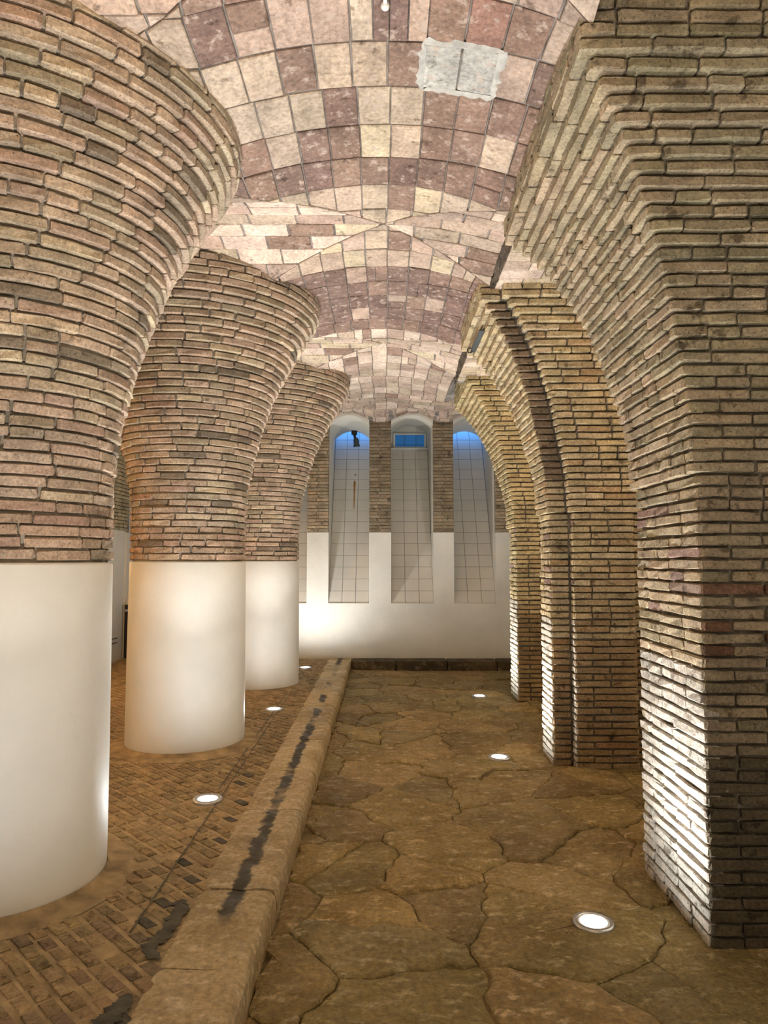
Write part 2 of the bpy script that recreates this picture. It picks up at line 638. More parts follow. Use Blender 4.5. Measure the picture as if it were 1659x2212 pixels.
# broken mortar along the vault's edge above the piers
SOFF = 3.735
for ya, yb in ((3.75, 5.65), (6.45, 8.3)):
    v, f = [], []
    n = 60
    for k in range(n + 1):
        y = ya + (yb - ya) * k / n
        zt = vault(.82, y)
        xx = .822 + RNG.uniform(-.010, .012)
        v += [(xx - .012, y, zt + .004), (xx + .004, y, zt - .022 + RNG.uniform(-.008, .008)), (xx + .014 + RNG.uniform(-.01, .01), y, (zt + SOFF) / 2), (xx + .02, y, SOFF - RNG.uniform(.0, .012)), (xx + .06, y, SOFF + .012)]
    for k in range(n):
        for j in range(4):
            f.append((k * 5 + j, k * 5 + j + 1, k * 5 + j + 6, k * 5 + j + 5))
    mesh_obj('broken_edge', v, f, 'ragged', ceiling)
    # pale tile soffit between the pier heads, past the vault's edge
    vv, ff = box_geo(.85, 2.4, ya, yb, SOFF + .004, SOFF + .03)
    mesh_obj('soffit_bed', vv, ff, 'vault_mortar', ceiling)
    rows = int((yb - ya) / .155)
    for k in range(rows):
        for i in range(5):
            xa = .85 + .31 * i + (-.12 if k % 2 else 0)
            vv, ff = box_geo(max(xa, .85) + .003, xa + .307, ya + .155 * k + .003, ya + .155 * (k + 1) - .003, SOFF - RNG.uniform(.004, .009), SOFF + .01, .003)
            mesh_obj('soffit_tile', vv, ff, 'tile', ceiling, pick([(CREAM, 3), (PALE, 3), (TAN, 1)]))


# ------------------------------------------------------------------ floors
floor = base('floor', (1.3, 5, 0), 'lower aisle floor of large irregular brown flagstones', kind='structure')
vv, ff = box_geo(-.55, 3.3, -1.1, YW, -.12, -.022)
mesh_obj('floor_bed', vv, ff, 'dirt', floor)
pts = []
gx, gy = 0.50, 0.42
row = 0
y = 1.0
while y < 10.95:
    x = -.75 + (gx * .5 if row % 2 else 0)
    while x < 3.4:
        pts.append((x + RNG.uniform(-.26, .26), y + RNG.uniform(-.21, .21)))
        x += gx * RNG.uniform(.6, 1.5)
    y += gy
    row += 1
stones = []
for i, p in enumerate(pts):
    poly = [(-.50, 1.0), (3.25, 1.0), (3.25, 10.80), (-.50, 10.80)]
    for j, q in enumerate(pts):
        if i == j or abs(p[0] - q[0]) > 2 or abs(p[1] - q[1]) > 2:
            continue
        a, b = q[0] - p[0], q[1] - p[1]
        c = (q[0] ** 2 + q[1] ** 2 - p[0] ** 2 - p[1] ** 2) / 2
        poly = clip(poly, a, b, c)
        if len(poly) < 3:
            break
    if len(poly) < 3 or abs(area2(poly)) < .012:
        continue
    if area2(poly) < 0:
        poly = poly[::-1]
    cx = sum(t[0] for t in poly) / len(poly)
    cy = sum(t[1] for t in poly) / len(poly)
    dense = []
    for k, a in enumerate(poly):
        b = poly[(k + 1) % len(poly)]
        L = math.hypot(b[0] - a[0], b[1] - a[1])
        m = max(1, int(L / .06))
        for t in range(m):
            u = t / m
            wx, wy = a[0] + u * (b[0] - a[0]), a[1] + u * (b[1] - a[1])
            wob = .013 * math.sin(31 * wx + 23 * wy) + .009 * math.sin(67 * wx - 53 * wy) + .012 * math.sin(13 * wx - 17 * wy)
            wob *= min(1.0, 4 * u * (1 - u) * 1.6)
            nxv, nyv = -(b[1] - a[1]) / max(L, .01), (b[0] - a[0]) / max(L, .01)
            s = 1 if (a[0] + a[1] * 1.3) < (b[0] + b[1] * 1.3) else -1
            dense.append((a[0] + u * (b[0] - a[0]) + nxv * wob * s, a[1] + u * (b[1] - a[1]) + nyv * wob * s))
    n = len(dense)
    z = RNG.uniform(-.010, .006)
    tx, ty = RNG.uniform(-.02, .02), RNG.uniform(-.02, .02)
    vs = []
    for lev, (g, dz) in enumerate(((.0, -.03), (.0035, -.012), (.013, -.003), (.07, .002))):
        for x, y in dense:
            d = max(math.hypot(x - cx, y - cy), .03)
            k = max(.2, 1 - g / d)
            xx, yy = cx + (x - cx) * k, cy + (y - cy) * k
            if lev == 0:
                xx, yy = cx + (x - cx) * (1 - .002 / d), cy + (y - cy) * (1 - .002 / d)
            vs.append((xx, yy, z + dz + (tx * (xx - cx) + ty * (yy - cy) + .003 * math.sin(xx * 17 + yy * 23) if lev else 0)))
    fs = []
    for lev in range(3):
        for k in range(n):
            l = (k + 1) % n
            fs.append((lev * n + k, lev * n + l, (lev + 1) * n + l, (lev + 1) * n + k))
    vs.append((cx, cy, z + RNG.uniform(0, .005)))
    for k in range(n):
        fs.append((3 * n + k, 3 * n + (k + 1) % n, 4 * n))
    kk = RNG.uniform(.8, 1.2)
    stones.append((vs, fs, (kk * RNG.uniform(.96, 1.05), kk, kk * RNG.uniform(.9, 1.05)), (cx, cy, 0), np.array([0, 0, 1.0]), abs(area2(poly))))
fan_out(stones, floor, 'flagstone', 'flag', 'flagstone_infill')

# raised pavement of small diagonal blocks
COLUMNS = [(-1.8395, 3.495), (-1.6605, 6.058), (-1.524, 8.746)]
pave = base('floor_raised', (-2.3, 5, PZ), 'raised pavement of small worn blocks laid diagonally round the columns', kind='structure')
vv, ff = box_geo(-4.1, -.80, -1.1, YW, -.1, PZ - .007)
mesh_obj('paving_bed', vv, ff, 'paving_mortar', pave)
blocks = []
R2 = math.sqrt(.5)
pu, pw = 0.108, 0.0705          # block length along its row, row pitch
LIGHTS_L = [(-1.112, 1.90), (-1.118, 4.615), (-1.117, 7.331), (-1.108, 10.111)]  # first one assumed out of view, continuing the row for fill
for r in range(-60, 200):
    for c in range(-140, 60):
        w = r * pw
        u = c * pu + (pu * .5 if r % 2 else 0) * .35
        # rows run along (1,-1)/sqrt2, stacked along (1,1)/sqrt2
        cx = (u + w) * R2
        cy = (-u + w) * R2
        if not (-3.95 < cx < -.84 and 1.55 < cy < YW - .15):
            continue
        if cx < -2.6 and cy < 5.5:
            continue
        if any(math.hypot(cx - a, cy - b) < .63 for a, b in COLUMNS):
            continue
        if any(math.hypot(cx - a, cy - b) < .13 for a, b in LIGHTS_L):
            continue
        if abs(cx + 1.085) < .010:
            continue
        if RNG.random() < .03:
            continue
        hl, hw = pu / 2 - RNG.uniform(.003, .006), pw / 2 - RNG.uniform(.008, .012)
        zt = PZ + RNG.uniform(-.004, .003)
        jx, jy = RNG.uniform(-.004, .004), RNG.uniform(-.004, .004)
        ring0 = [(-hl, -hw), (hl, -hw), (hl, hw), (-hl, hw)]
        vs = []
        for k, zz in ((1.0, PZ - .012), (1.0, zt - .004), (.84, zt)):
            for a, b in ring0:
                a2, b2 = a * k + RNG.uniform(-.003, .003), b * k + RNG.uniform(-.003, .003)
                vs.append((cx + jx + (a2 + b2) * R2, cy + jy + (-a2 + b2) * R2, zz))
        fs = [(8, 9, 10, 11)]
        for lev in (0, 4):
            for k in range(4):
                l = (k + 1) % 4
                fs.append((lev + k, lev + l, lev + 4 + l, lev + 4 + k))
        t = vary((0.33, 0.235, 0.12), .22, .06)
        if cx > -1.02 and RNG.random() < .15 and cy < 5.2:
            t = vary((0.10, 0.085, 0.06), .2, .04)
        elif cy < 3.1 and RNG.random() < .4:
            t = vary((0.25, 0.175, 0.105), .2, .06)
        blocks.append((vs, fs, t, (cx, cy, PZ), np.array([0, 0, 1.0]), 4 * hl * hw))
fan_out(blocks, pave, 'paving_block', 'block', 'block_paving')

for xx, ya, yb in ((-1.082, 4.8, 9.9), (-1.035, 3.0, 9.6)):
    v, f = [], []
    n = 90
    for k in range(n + 1):
        y = ya + (yb - ya) * k / n
        w = RNG.uniform(.002, .006)
        xo = xx + RNG.uniform(-.003, .003) - (y - 3) * .006
        v += [(xo - w, y, PZ + .0045), (xo + w, y, PZ + .0045)]
    for k in range(n):
        f.append((2 * k, 2 * k + 1, 2 * k + 3, 2 * k + 2))
    mesh_obj('saw_cut', v, f, 'tar', pave)
for line in (((395, 1946, .035), (384, 1975, .045), (362, 2010, .04), (333, 2038, .05), (318, 2052, .03), (338, 2078, .025)), ((276, 2150, .02), (262, 2172, .045), (240, 2196, .05), (215, 2225, .045))):
    pts_ = [(*on_plane_z(x, y, PZ), w) for x, y, w in line]
    v, f = [], []
    m = 0
    for a, b in zip(pts_, pts_[1:]):
        for t in range(7):
            u = t / 7
            x, y, w = (a[i] + (b[i] - a[i]) * u for i in range(3))
            v += [(x - w * RNG.uniform(.5, 1.2), y + RNG.uniform(-.012, .012), PZ + .0035), (x, y, PZ + .008), (x + w * RNG.uniform(.5, 1.2), y + RNG.uniform(-.012, .012), PZ + .0035)]
            m += 1
    for k in range(m - 1):
        f += [(3 * k, 3 * k + 1, 3 * k + 4, 3 * k + 3), (3 * k + 1, 3 * k + 2, 3 * k + 5, 3 * k + 4)]
    mesh_obj('tar_patch', v, f, 'tar', pave)

# kerb of long worn stones
kerb = base('kerb', (-.66, 5, 0), 'worn tan stone kerb with a dark line, edging the raised pavement', kind='structure')
ky = [1.2, 2.05, 2.76, 3.40, 4.45, 5.25, 6.15, 6.75, 7.55, 8.45, 9.35, 10.0, 10.74]
prof = [(-.845, -.05), (-.845, PZ - .002), (-.82, PZ + .004), (-.72, PZ + .003), (-.66, PZ - .003), (-.60, PZ + .002), (-.545, PZ + .002), (-.520, PZ - .006), (-.504, PZ - .026), (-.498, PZ - .06), (-.497, -.05)]
for k in range(len(ky) - 1):
    a, b = ky[k] + .004, ky[k + 1] - .004
    m = max(3, int((b - a) / .07))
    v, f = [], []
    np_ = len(prof)
    dx, dz = RNG.uniform(-.006, .006), RNG.uniform(-.004, .004)
    for j in range(m + 1):
        y = a + (b - a) * j / m
        e = .006 if j in (0, m) else 0
        for i, (x, z) in enumerate(prof):
            w = RNG.uniform(-.0035, .0035) if 1 < i < np_ - 1 else 0
            v.append((x + dx * (i > 3) + w, y, z + (dz + w * .8 - e if 0 < i < np_ - 1 else 0)))
    for j in range(m):
        for i in range(np_ - 1):
            f.append((j * np_ + i, j * np_ + i + 1, (j + 1) * np_ + i + 1, (j + 1) * np_ + i))
    f.append(tuple(range(np_))[::-1])
    f.append(tuple(range(m * np_, (m + 1) * np_)))
    kk = RNG.uniform(.85, 1.15)
    mesh_obj('kerbstone', v, [t[::-1] for t in f], 'kerb', kerb, (kk, kk, kk * RNG.uniform(.95, 1.08)), smooth=False)
vv, ff = box_geo(-.85, -.495, 10.74, YW, -.05, PZ, .008)
mesh_obj('kerbstone', vv, ff, 'kerb', kerb)

step = base('trim_step', (.9, 10.95, 0), 'low dark stone step along the foot of the far white wall', kind='structure')
for a, b in ((-.49, .18), (.19, .95), (.96, 1.70), (1.71, 2.5), (2.51, 3.25)):
    vv, ff = box_geo(a, b, 10.79 + RNG.uniform(-.01, .01), YW + .02, -.05, PZ + RNG.uniform(-.004, .004), .012)
    mesh_obj('step_stone', vv, ff, 'step', step, (RNG.uniform(.85, 1.15),) * 3)

# ------------------------------------------------------------------ far wall with its light shafts
wall = base('wall_far', (0, YW, 0), 'white far wall with brick piers between tall tiled light shafts', kind='structure')
vv, ff = box_geo(-4.3, 3.4, YW, YW + .35, -.05, .976)
mesh_obj('wall_base', vv, ff, 'wall_plaster', wall)
edges = [-4.3] + [e for n_ in NICHE for e in n_] + [3.4]
SHAFT_D = 1.9           # rise over run of the tiled slope
for k in range(0, len(edges), 2):
    a, b = edges[k], edges[k + 1]
    vv, ff = box_geo(a, b, YW, YW + 1.95, .976, 2.075)
    mesh_obj('plaster_pier', vv, ff, 'wall_plaster', wall)
    vv, ff = box_geo(a + .004, b - .004, YW + .012, YW + 1.95, 2.075, 4.5)
    mesh_obj('pier_core', vv, ff, 'wall_plaster', wall)
    vv, ff = box_geo(a + .002, b - .002, YW + .010, YW + .10, 2.075, 3.9)
    mesh_obj('mortar_bed', vv, ff, 'mortar', wall)
wb = []
CH = 0.0535
for k in range(0, len(edges), 2):
    a, b = edges[k], edges[k + 1]
    if k == 0 or k == len(edges) - 2:
        a, b = max(a, -4.3), min(b, 2.4)
    for c in range(34):
        z0 = 2.08 + c * CH
        s = a
        first = True
        while s < b - .03:
            L = min(.145 if (c % 2 and first) else RNG.choice((.175, .175, .29)), b - s)
            if b - s - L < .06:
                L = b - s
            x0 = s + .003
            g = brick_geo(lambda t, d, z, x0=x0: (x0 + t, YW + .03 - d, z), L - .006, .032, z0 + .006, z0 + CH - .003, rough=.0025, mid=False)
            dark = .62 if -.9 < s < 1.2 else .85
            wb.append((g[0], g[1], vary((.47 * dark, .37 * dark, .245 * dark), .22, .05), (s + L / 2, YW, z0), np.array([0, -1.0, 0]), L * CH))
            s += L
            first = False
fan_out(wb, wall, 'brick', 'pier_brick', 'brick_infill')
# wall above the arches of the shafts
for a, b in NICHE:
    m, w = (a + b) / 2, (b - a) / 2
    n = 14
    v, f = [], []
    for i in range(n + 1):
        t = -1 + 2 * i / n
        za = 3.78 + .15 * (1 - t * t)
        for y in (YW - .002, YW + .30):
            v += [(m + t * w, y, za), (m + t * w, y, 4.3)]
    for i in range(n):
        p, q = i * 4, (i + 1) * 4
        f += [(p, q, q + 1, p + 1), (p, p + 2, q + 2, q), (p + 2, p + 3, q + 3, q + 2)]
    mesh_obj('arch_spandrel', v, f, 'wall_plaster', wall)

shaft_lab = ['tiled light shaft at the left end of the far wall', 'tiled light shaft behind the row of columns', 'tiled light shaft half hidden by the third column',
             'tiled light shaft with the black spotlight hanging at its top', 'tiled light shaft with the small blue window at its top', 'tiled light shaft beside the farthest brick pier']
TS = .2115
for ni, (a, b) in enumerate(NICHE):
    win = base('window_%d' % (ni + 1), ((a + b) / 2, YW, .976), shaft_lab[ni], kind='structure')
    m, w = (a + b) / 2, (b - a) / 2
    has_end = ni == 4
    ye = 12.48
    rows = 14 if has_end else 17
    ln = math.hypot(1, SHAFT_D)
    ud, uz = 1 / ln, SHAFT_D / ln
    ytop = YW + rows * TS * ud
    ztop = .976 + rows * TS * uz
    # grouted bed of the slope
    v = [(a, YW + .02, .972), (b, YW + .02, .972), (b, ytop + .02, ztop - .004), (a, ytop + .02, ztop - .004),
         (a, YW + .06, .90), (b, YW + .06, .90), (b, ytop + .12, ztop - .05), (a, ytop + .12, ztop - .05)]
    mesh_obj('grout_bed', v, [(0, 1, 2, 3), (7, 6, 5, 4), (0, 4, 5, 1), (2, 6, 7, 3), (1, 5, 6, 2), (0, 3, 7, 4)], 'grout', win)
    tw = (b - a) / 3
    for r in range(rows):
        for c in range(3):
            s0, s1 = r * TS + .0028, (r + 1) * TS - .0028
            x0, x1 = a + c * tw + .0028, a + (c + 1) * tw - .0028
            pts4 = []
            for off, sh in ((0.004, 0.0), (-.006, 0.0), (-.0075, .003)):
                for x, s in ((x0 + sh, s0 + sh), (x1 - sh, s0 + sh), (x1 - sh, s1 - sh), (x0 + sh, s1 - sh)):
                    pts4.append((x, YW + .02 + s * ud + off * uz, .972 + s * uz - off * ud))
            fs = [(8, 9, 10, 11)] + [(l + k, l + (k + 1) % 4, l + 4 + (k + 1) % 4, l + 4 + k) for l in (0, 4) for k in range(4)]
            kk = RNG.uniform(.96, 1.03)
            mesh_obj('tile', pts4, fs, 'white_tile', win, (kk, kk, kk))
    # white plastered barrel over the front of the shaft
    yb = ye if has_end else 12.42
    n = 14
    v, f = [], []
    for i in range(n + 1):
        t = -1 + 2 * i / n
        za = 3.78 + .15 * (1 - t * t)
        v += [(m + t * w, YW + .0, za), (m + t * w, yb, za + (.09 if has_end else -.02)), (m + t * w, yb, 4.6)]
    for i in range(n):
        p = i * 3
        f += [(p, p + 1, p + 4, p + 3), (p + 1, p + 2, p + 5, p + 4)]
    mesh_obj('barrel', v, f, 'wall_plaster', win, smooth=False)
    if has_end:
        vv, ff = box_geo(a, b, ye + .01, ye + .06, 3.45, 4.15)
        mesh_obj('end_wall', vv, ff, 'wall_plaster', win)
        zb, zt = 3.645, 3.855
        xa, xb = a + .085, b - .06
        fv, ff2 = [], []
        for q in ((xa - .035, xb + .035, zb - .035, zb), (xa - .035, xb + .035, zt, zt + .03), (xa - .035, xa, zb, zt), (xb, xb + .035, zb, zt)):
            vv, ff = box_geo(q[0], q[1], ye - .03, ye + .01, q[2], q[3], .004)
            ff2 += [tuple(i + len(fv) for i in t) for t in ff]
            fv += vv
        frame = sub(mesh_obj('window_frame', fv, ff2, 'white_paint', win), win)
        vv, ff = box_geo(xa, xb, ye - .008, ye + .004, zb, zt)
        mesh_obj('pane', vv, ff, 'blue_glass', frame)
        for xx in (xa + (xb - xa) * .33, xa + (xb - xa) * .72):
            vv, ff = box_geo(xx - .003, xx + .003, ye - .012, ye - .006, zb, zt)
            mesh_obj('glazing_bar', vv, ff, 'dark_steel', frame)
        vv, ff = box_geo(xa, xb, ye - .013, ye - .006, zb + .028, zb + .036)
        mesh_obj('glazing_bar', vv, ff, 'dark_steel', frame)
        vv, ff = box_geo(a + .005, b - .005, ye - .10, ye + .02, ztop - .01, zb - .035, .004)
        mesh_obj('sill', vv, ff, 'white_paint', win)
    else:
        vv, ff = box_geo(a, b, yb, ytop + .12, ztop - .06, ztop - .03)
        mesh_obj('daylight_pane', vv, ff, 'sky_pane', win)
        for xx in (a, b):
            vv, ff = box_geo(xx - .03, xx + .03, yb - .02, ytop + .14, 3.7, ztop)
        vv, ff = box_geo(a - .02, b + .02, ytop + .10, ytop + .14, 3.4, ztop + .02)
        mesh_obj('end_wall', vv, ff, 'wall_plaster', win)
    if ni == 3:
        s = 2.06
        for k, (l0, l1, wd) in enumerate(((1.98, 2.30, .020), (1.72, 2.0, .012))):
            xc = a + .36
            v = []
            for ss, ww in ((l0, wd * .4), (l1 - .05, wd), (l1, wd * .5)):
                for sx in (-1, 1):
                    v.append((xc + sx * ww, YW + .02 + ss * ud - .0085 * uz, .972 + ss * uz + .0085 * ud))
            mesh_obj('rust_streak', v, [(0, 1, 3, 2), (2, 3, 5, 4)], 'rust', win)
        v, f = lathe_geo(0, 0, [(0.0, 0), (.014, 0)], 12)
        ss = 2.42
        v = [(a + .37 + p[0], YW + .02 + (ss + p[1]) * ud - .0085 * uz, .972 + (ss + p[1]) * uz + .0085 * ud) for p in v]
        mesh_obj('bolt_hole', v, f, 'black', win)

# black spotlight in the shaft
sx_, sy_ = -.52, 12.36
spot = base('spotlight', (sx_, sy_, 3.6), 'black spotlight hanging from the arch of a blue-lit tiled shaft', 'spotlight')
vv, ff = box_geo(sx_ - .05, sx_ + .05, sy_ - .05, sy_ + .05, 3.84, 3.91, .006)
mesh_obj('mounting_box', vv, ff, 'black', spot)
v, f = tube_geo([(sx_, sy_, 3.85), (sx_ + .01, sy_ - .02, 3.79), (sx_ + .02, sy_ - .03, 3.74)], .022, 10)
mesh_obj('bracket', v, f, 'black', spot)


def tilted(prof, c, ax, n=20):
    ax = np.array(ax, float) / np.linalg.norm(ax)
    e1 = np.cross(ax, (1, 0, 0))
    e1 /= np.linalg.norm(e1)
    e2 = np.cross(ax, e1)
    v, f = lathe_geo(0, 0, prof, n)
    return [tuple(np.array(c) + p[0] * e1 + p[1] * e2 + p[2] * ax) for p in v], f


v, f = tilted([(0, -.08), (.032, -.08), (.046, -.04), (.05, .04), (.06, .065), (.06, .08), (.042, .08)], (sx_ + .035, sy_ - .05, 3.70), (.12, .15, -1))
body = sub(mesh_obj('lamp_body', v, f, 'dark_steel', spot, smooth=True), spot)
v, f = tilted([(0, .081), (.044, .081)], (sx_ + .035, sy_ - .05, 3.70), (.12, .15, -1))
mesh_obj('lens', v, f, 'steel', body)

# ------------------------------------------------------------------ side walls
wl = base('wall_left', (-4.05, 5, 0), 'white plastered wall of the left aisle', kind='structure')
vv, ff = box_geo(-4.25, -4.045, -1.1, YW, 0, 4.1)
mesh_obj('wall_panel', vv, ff, 'wall_plaster', wl)
for z in (.47, .40):
    vv, ff = box_geo(-4.046, -4.035, 9.6, 10.85, z - .006, z + .006)
    mesh_obj('rail_strip', vv, ff, 'black', wl)
items = []
for c in range(34):
    z0 = 2.09 + c * CH
    o = lerp_table([(2.0, .0), (2.5, .04), (2.95, .14), (3.37, .30), (3.6, .42), (3.9, .45)], z0)
    y = 9.2
    while y < YW - .02:
        L = min(RNG.choice((.285, .285, .15)), YW - y)
        g_ = brick_geo(lambda t, d, z, y=y, o=o: (-4.09 + o + d, y + .004 + t, z), L - .008, .07, z0 + .005, z0 + CH - .004, rough=.003, mid=False)
        items.append((g_[0], [q[::-1] for q in g_[1]], vary((.47, .39, .24), .15), (-4.0, y + L / 2, z0), np.array([1.0, 0, 0]), L * CH))
        y += L
fan_out(items, wl, 'brick', 'pier_brick', 'brick_infill')
wr = base('wall_right', (3.25, 5, 0), 'plain plastered wall closing the right aisle', kind='structure')
vv, ff = box_geo(3.25, 3.45, -1.1, YW, -.05, 4.1)
mesh_obj('wall_panel', vv, ff, 'wall_plaster', wr)
wk = base('wall_back', (0, -1.1, 0), 'plastered wall behind the viewpoint', kind='structure')
vv, ff = box_geo(-4.25, 3.45, -1.3, -1.1, -.05, 4.1)
mesh_obj('wall_panel', vv, ff, 'wall_plaster', wk)

cab = base('cupboard', (-3.75, YW - .02, PZ), 'black cupboard door under the far left light shaft', 'cupboard')
vv, ff = box_geo(-4.01, -3.45, YW - .05, YW - .005, PZ + .003, .955, .005)
leaf = sub(mesh_obj('door_leaf', vv, ff, 'black', cab), cab)
vv, ff = box_geo(-4.0, -3.96, YW - .066, YW - .05, .85, .885, .003)
mesh_obj('handle', vv, ff, 'steel', leaf)

# ------------------------------------------------------------------ round columns with flared brick heads
PROFILE = [(1.64, .474), (2.0, .477), (2.2, .487), (2.35, .51), (2.5, .545), (2.75, .605), (2.95, .672), (3.16, .757), (3.36, .86), (3.5, .945), (3.62, 1.02), (3.70, 1.065), (3.78, 1.09), (3.9, 1.092)]
BR = [((.43, .33, .235), 5), ((.46, .345, .25), 4), ((.42, .31, .225), 3), ((.38, .305, .21), 3), ((.50, .395, .27), 2), ((.22, .175, .125), .9), ((.41, .29, .215), .6)]


def build_column(ci, cx, cy, label):
    col = base('brick_column', (cx, cy, PZ), label, 'column', 'round columns with flared brick heads', 'thing')
    prof_ = [(.62, PZ - .004), (.585, PZ + .006), (.50, PZ + .016), (.487, PZ + .03)]
    v, f = lathe_geo(cx, cy, prof_, 72)
    mesh_obj('base_skirt', v, f, 'paving_mortar', col, smooth=True)
    sh = [(.4835, PZ - .02), (.4835, .4), (.4815, .9), (.478, 1.35), (.476, 1.625), (.470, 1.636), (.30, 1.640)]
    v, f = lathe_geo(cx, cy, sh, 96)
    mesh_obj('plaster_shaft', v, f, 'plaster', col, smooth=True)
    z = 1.645
    courses = []
    while z < 3.90:
        courses.append((z, lerp_table(PROFILE, z + CH * .5)))
        z += CH
    core = [(courses[0][1] - .023, 1.58)]
    for z, r in courses:
        core += [(r - .023, z + .013), (r - .023, z + CH + .013)]
    core.append((.2, courses[-1][0] + CH))
    v, f = lathe_geo(cx, cy, core, 72)
    mesh_obj('mortar_core', v, f, 'mortar', col)
    items = []
    for k, (z, r) in enumerate(courses):
        r += RNG.uniform(-.003, .004)
        a = RNG.uniform(0, .6)
        end = a + 2 * math.pi
        while a < end - .02:
            L = RNG.choice((.285, .285, .27, .20, .14))
            if a + L / r > end - .10 / r:
                L = (end - a) * r
            g = .0035 + RNG.uniform(0, .003) + (.004 if RNG.random() < .25 else 0)
            dep = .075
            ri = r - dep
            aa = a + g / r
            LL = L - 2 * g
            fn = lambda s, d, zz, aa=aa, r=r, ri=ri: (cx + (ri + d) * math.cos(aa + s / r), cy + (ri + d) * math.sin(aa + s / r), zz)
            jz = RNG.uniform(-.0035, .0035)
            V, F = brick_geo(fn, LL, dep, z + .006 + jz, z + CH - .0055 + jz, rough=.0038, c=.0055)
            am = a + L / r / 2
            n_ = np.array([math.cos(am), math.sin(am), 0])
            t = pick(BR)
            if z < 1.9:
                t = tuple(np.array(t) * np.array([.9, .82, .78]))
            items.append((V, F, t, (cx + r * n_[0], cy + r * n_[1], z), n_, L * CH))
            a += L / r
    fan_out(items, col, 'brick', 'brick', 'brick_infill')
    return col


build_column(0, *COLUMNS[0], 'nearest round column, plaster shaft and wide brick head cut by the left edge')
build_column(1, *COLUMNS[1], 'second round column, whole white shaft and flared brick head seen between its neighbours')
build_column(2, *COLUMNS[2], 'farthest round column with flared brick head, next to the white far wall')

# ------------------------------------------------------------------ brick piers corbelled out on every side
FLARE = [(2.03, .0), (2.034, .028), (2.2, .034), (2.35, .046), (2.5, .082), (2.75, .145), (2.95, .20), (3.15, .285), (3.37, .395), (3.5, .485), (3.6, .56), (3.66, .62), (3.95, .635)]
PB = {
    0: [((.40, .32, .21), 5), ((.43, .335, .225), 4), ((.36, .295, .19), 3), ((.30, .25, .16), 1.5)],
    1: [((.50, .40, .24), 5), ((.47, .37, .22), 4), ((.53, .43, .28), 3), ((.42, .30, .17), 1)],
    2: [((.56, .44, .24), 5), ((.52, .41, .22), 4), ((.46, .34, .18), 2)],
}


def build_pier(pi, outline, label, kf):
    """outline: corner points counter-clockwise seen from above, each (x, y, sign_x, sign_y); the signs say which way the corner corbels."""
    cxm = sum(p[0] for p in outline) / len(outline)
    cym = sum(p[1] for p in outline) / len(outline)
    pier = base('brick_pier', (cxm, cym, 0), label, 'pier', 'corbelled brick piers', 'thing')
    courses = []
    z = -.005
    while z < 3.96:
        courses.append((z, lerp_table(FLARE, z + CH * .5)))
        z += CH

    def ring_at(o, inset=0.0):
        return [(p[0] + p[2] * (o - inset), p[1] + p[3] * (o * kf - inset)) for p in outline]
    n = len(outline)
    v, f = [], []
    for z, o in courses:
        for zz in (z + .014, z + CH + .014):
            v += [(x, y, zz) for x, y in ring_at(o, .026)]
    for j in range(2 * len(courses) - 1):
        for k in range(n):
            l = (k + 1) % n
            f.append((j * n + k, j * n + l, (j + 1) * n + l, (j + 1) * n + k))
    mesh_obj('mortar_core', v, f, 'pier_mortar', pier)
    items = []
    for ci, (z, o) in enumerate(courses):
        pts_ = ring_at(o)
        for k in range(n):
            a, b = np.array(pts_[k]), np.array(pts_[(k + 1) % n])
            L = float(np.linalg.norm(b - a))
            u = (b - a) / L
            nm_ = np.array([u[1], -u[0]])
            s = 0.0
            odd = (ci + k) % 2
            first = True
            while s < L - .01:
                l = .145 if (odd and first) else RNG.choice((.285, .285, .15))
                if L - s - l < .08:
                    l = L - s
                first = False
                g = .0035 + RNG.uniform(0, .003) + (.003 if RNG.random() < .3 else 0)
                g0, g1 = (.008 if s == 0 else g), (.008 if s + l > L - .001 else g)
                dep = .07
                st = a + u * (s + g0)
                fn = lambda t, d, zz, st=st, u=u, nm_=nm_: (st[0] + u[0] * t + nm_[0] * (d - .07), st[1] + u[1] * t + nm_[1] * (d - .07), zz)
                jz = RNG.uniform(-.002, .002)
                V, F = brick_geo(fn, l - g0 - g1, dep, z + .007 + jz, z + CH - .0065 + jz, rough=.0042, c=.0055)
                c_ = a + u * (s + l / 2)
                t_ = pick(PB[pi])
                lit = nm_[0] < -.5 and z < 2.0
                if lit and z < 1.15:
                    t_ = tuple(np.array(t_) * .35 + np.array((.50, .47, .43)) * .65)      # uplight brightness painted into the lower bricks facing the aisle
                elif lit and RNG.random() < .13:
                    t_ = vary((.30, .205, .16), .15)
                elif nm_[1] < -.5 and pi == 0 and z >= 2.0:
                    t_ = tuple(np.array(t_) * np.array((.80, .82, .80)))                    # darker brick on the front of the head
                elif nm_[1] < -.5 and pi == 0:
                    t_ = tuple(np.array(t_) * (.30 if z < .75 else .72))                    # stained brick, with the unlit front's gloom painted in
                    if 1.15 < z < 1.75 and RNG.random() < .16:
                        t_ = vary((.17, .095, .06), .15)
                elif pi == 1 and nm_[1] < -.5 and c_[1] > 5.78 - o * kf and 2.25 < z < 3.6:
                    t_ = vary((.24, .175, .115), .2)                                        # darker brown brick on the side arm's front
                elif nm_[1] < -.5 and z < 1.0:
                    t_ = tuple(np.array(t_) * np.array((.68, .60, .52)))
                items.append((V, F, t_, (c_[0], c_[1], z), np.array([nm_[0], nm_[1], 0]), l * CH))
                s += l
    fan_out(items, pier, 'brick', 'pier_brick', 'brick_infill')
    return pier


def rect(x0, x1, y0, y1):
    return [(x0, y0, -1, -1), (x1, y0, 1, -1), (x1, y1, 1, 1), (x0, y1, -1, 1)]


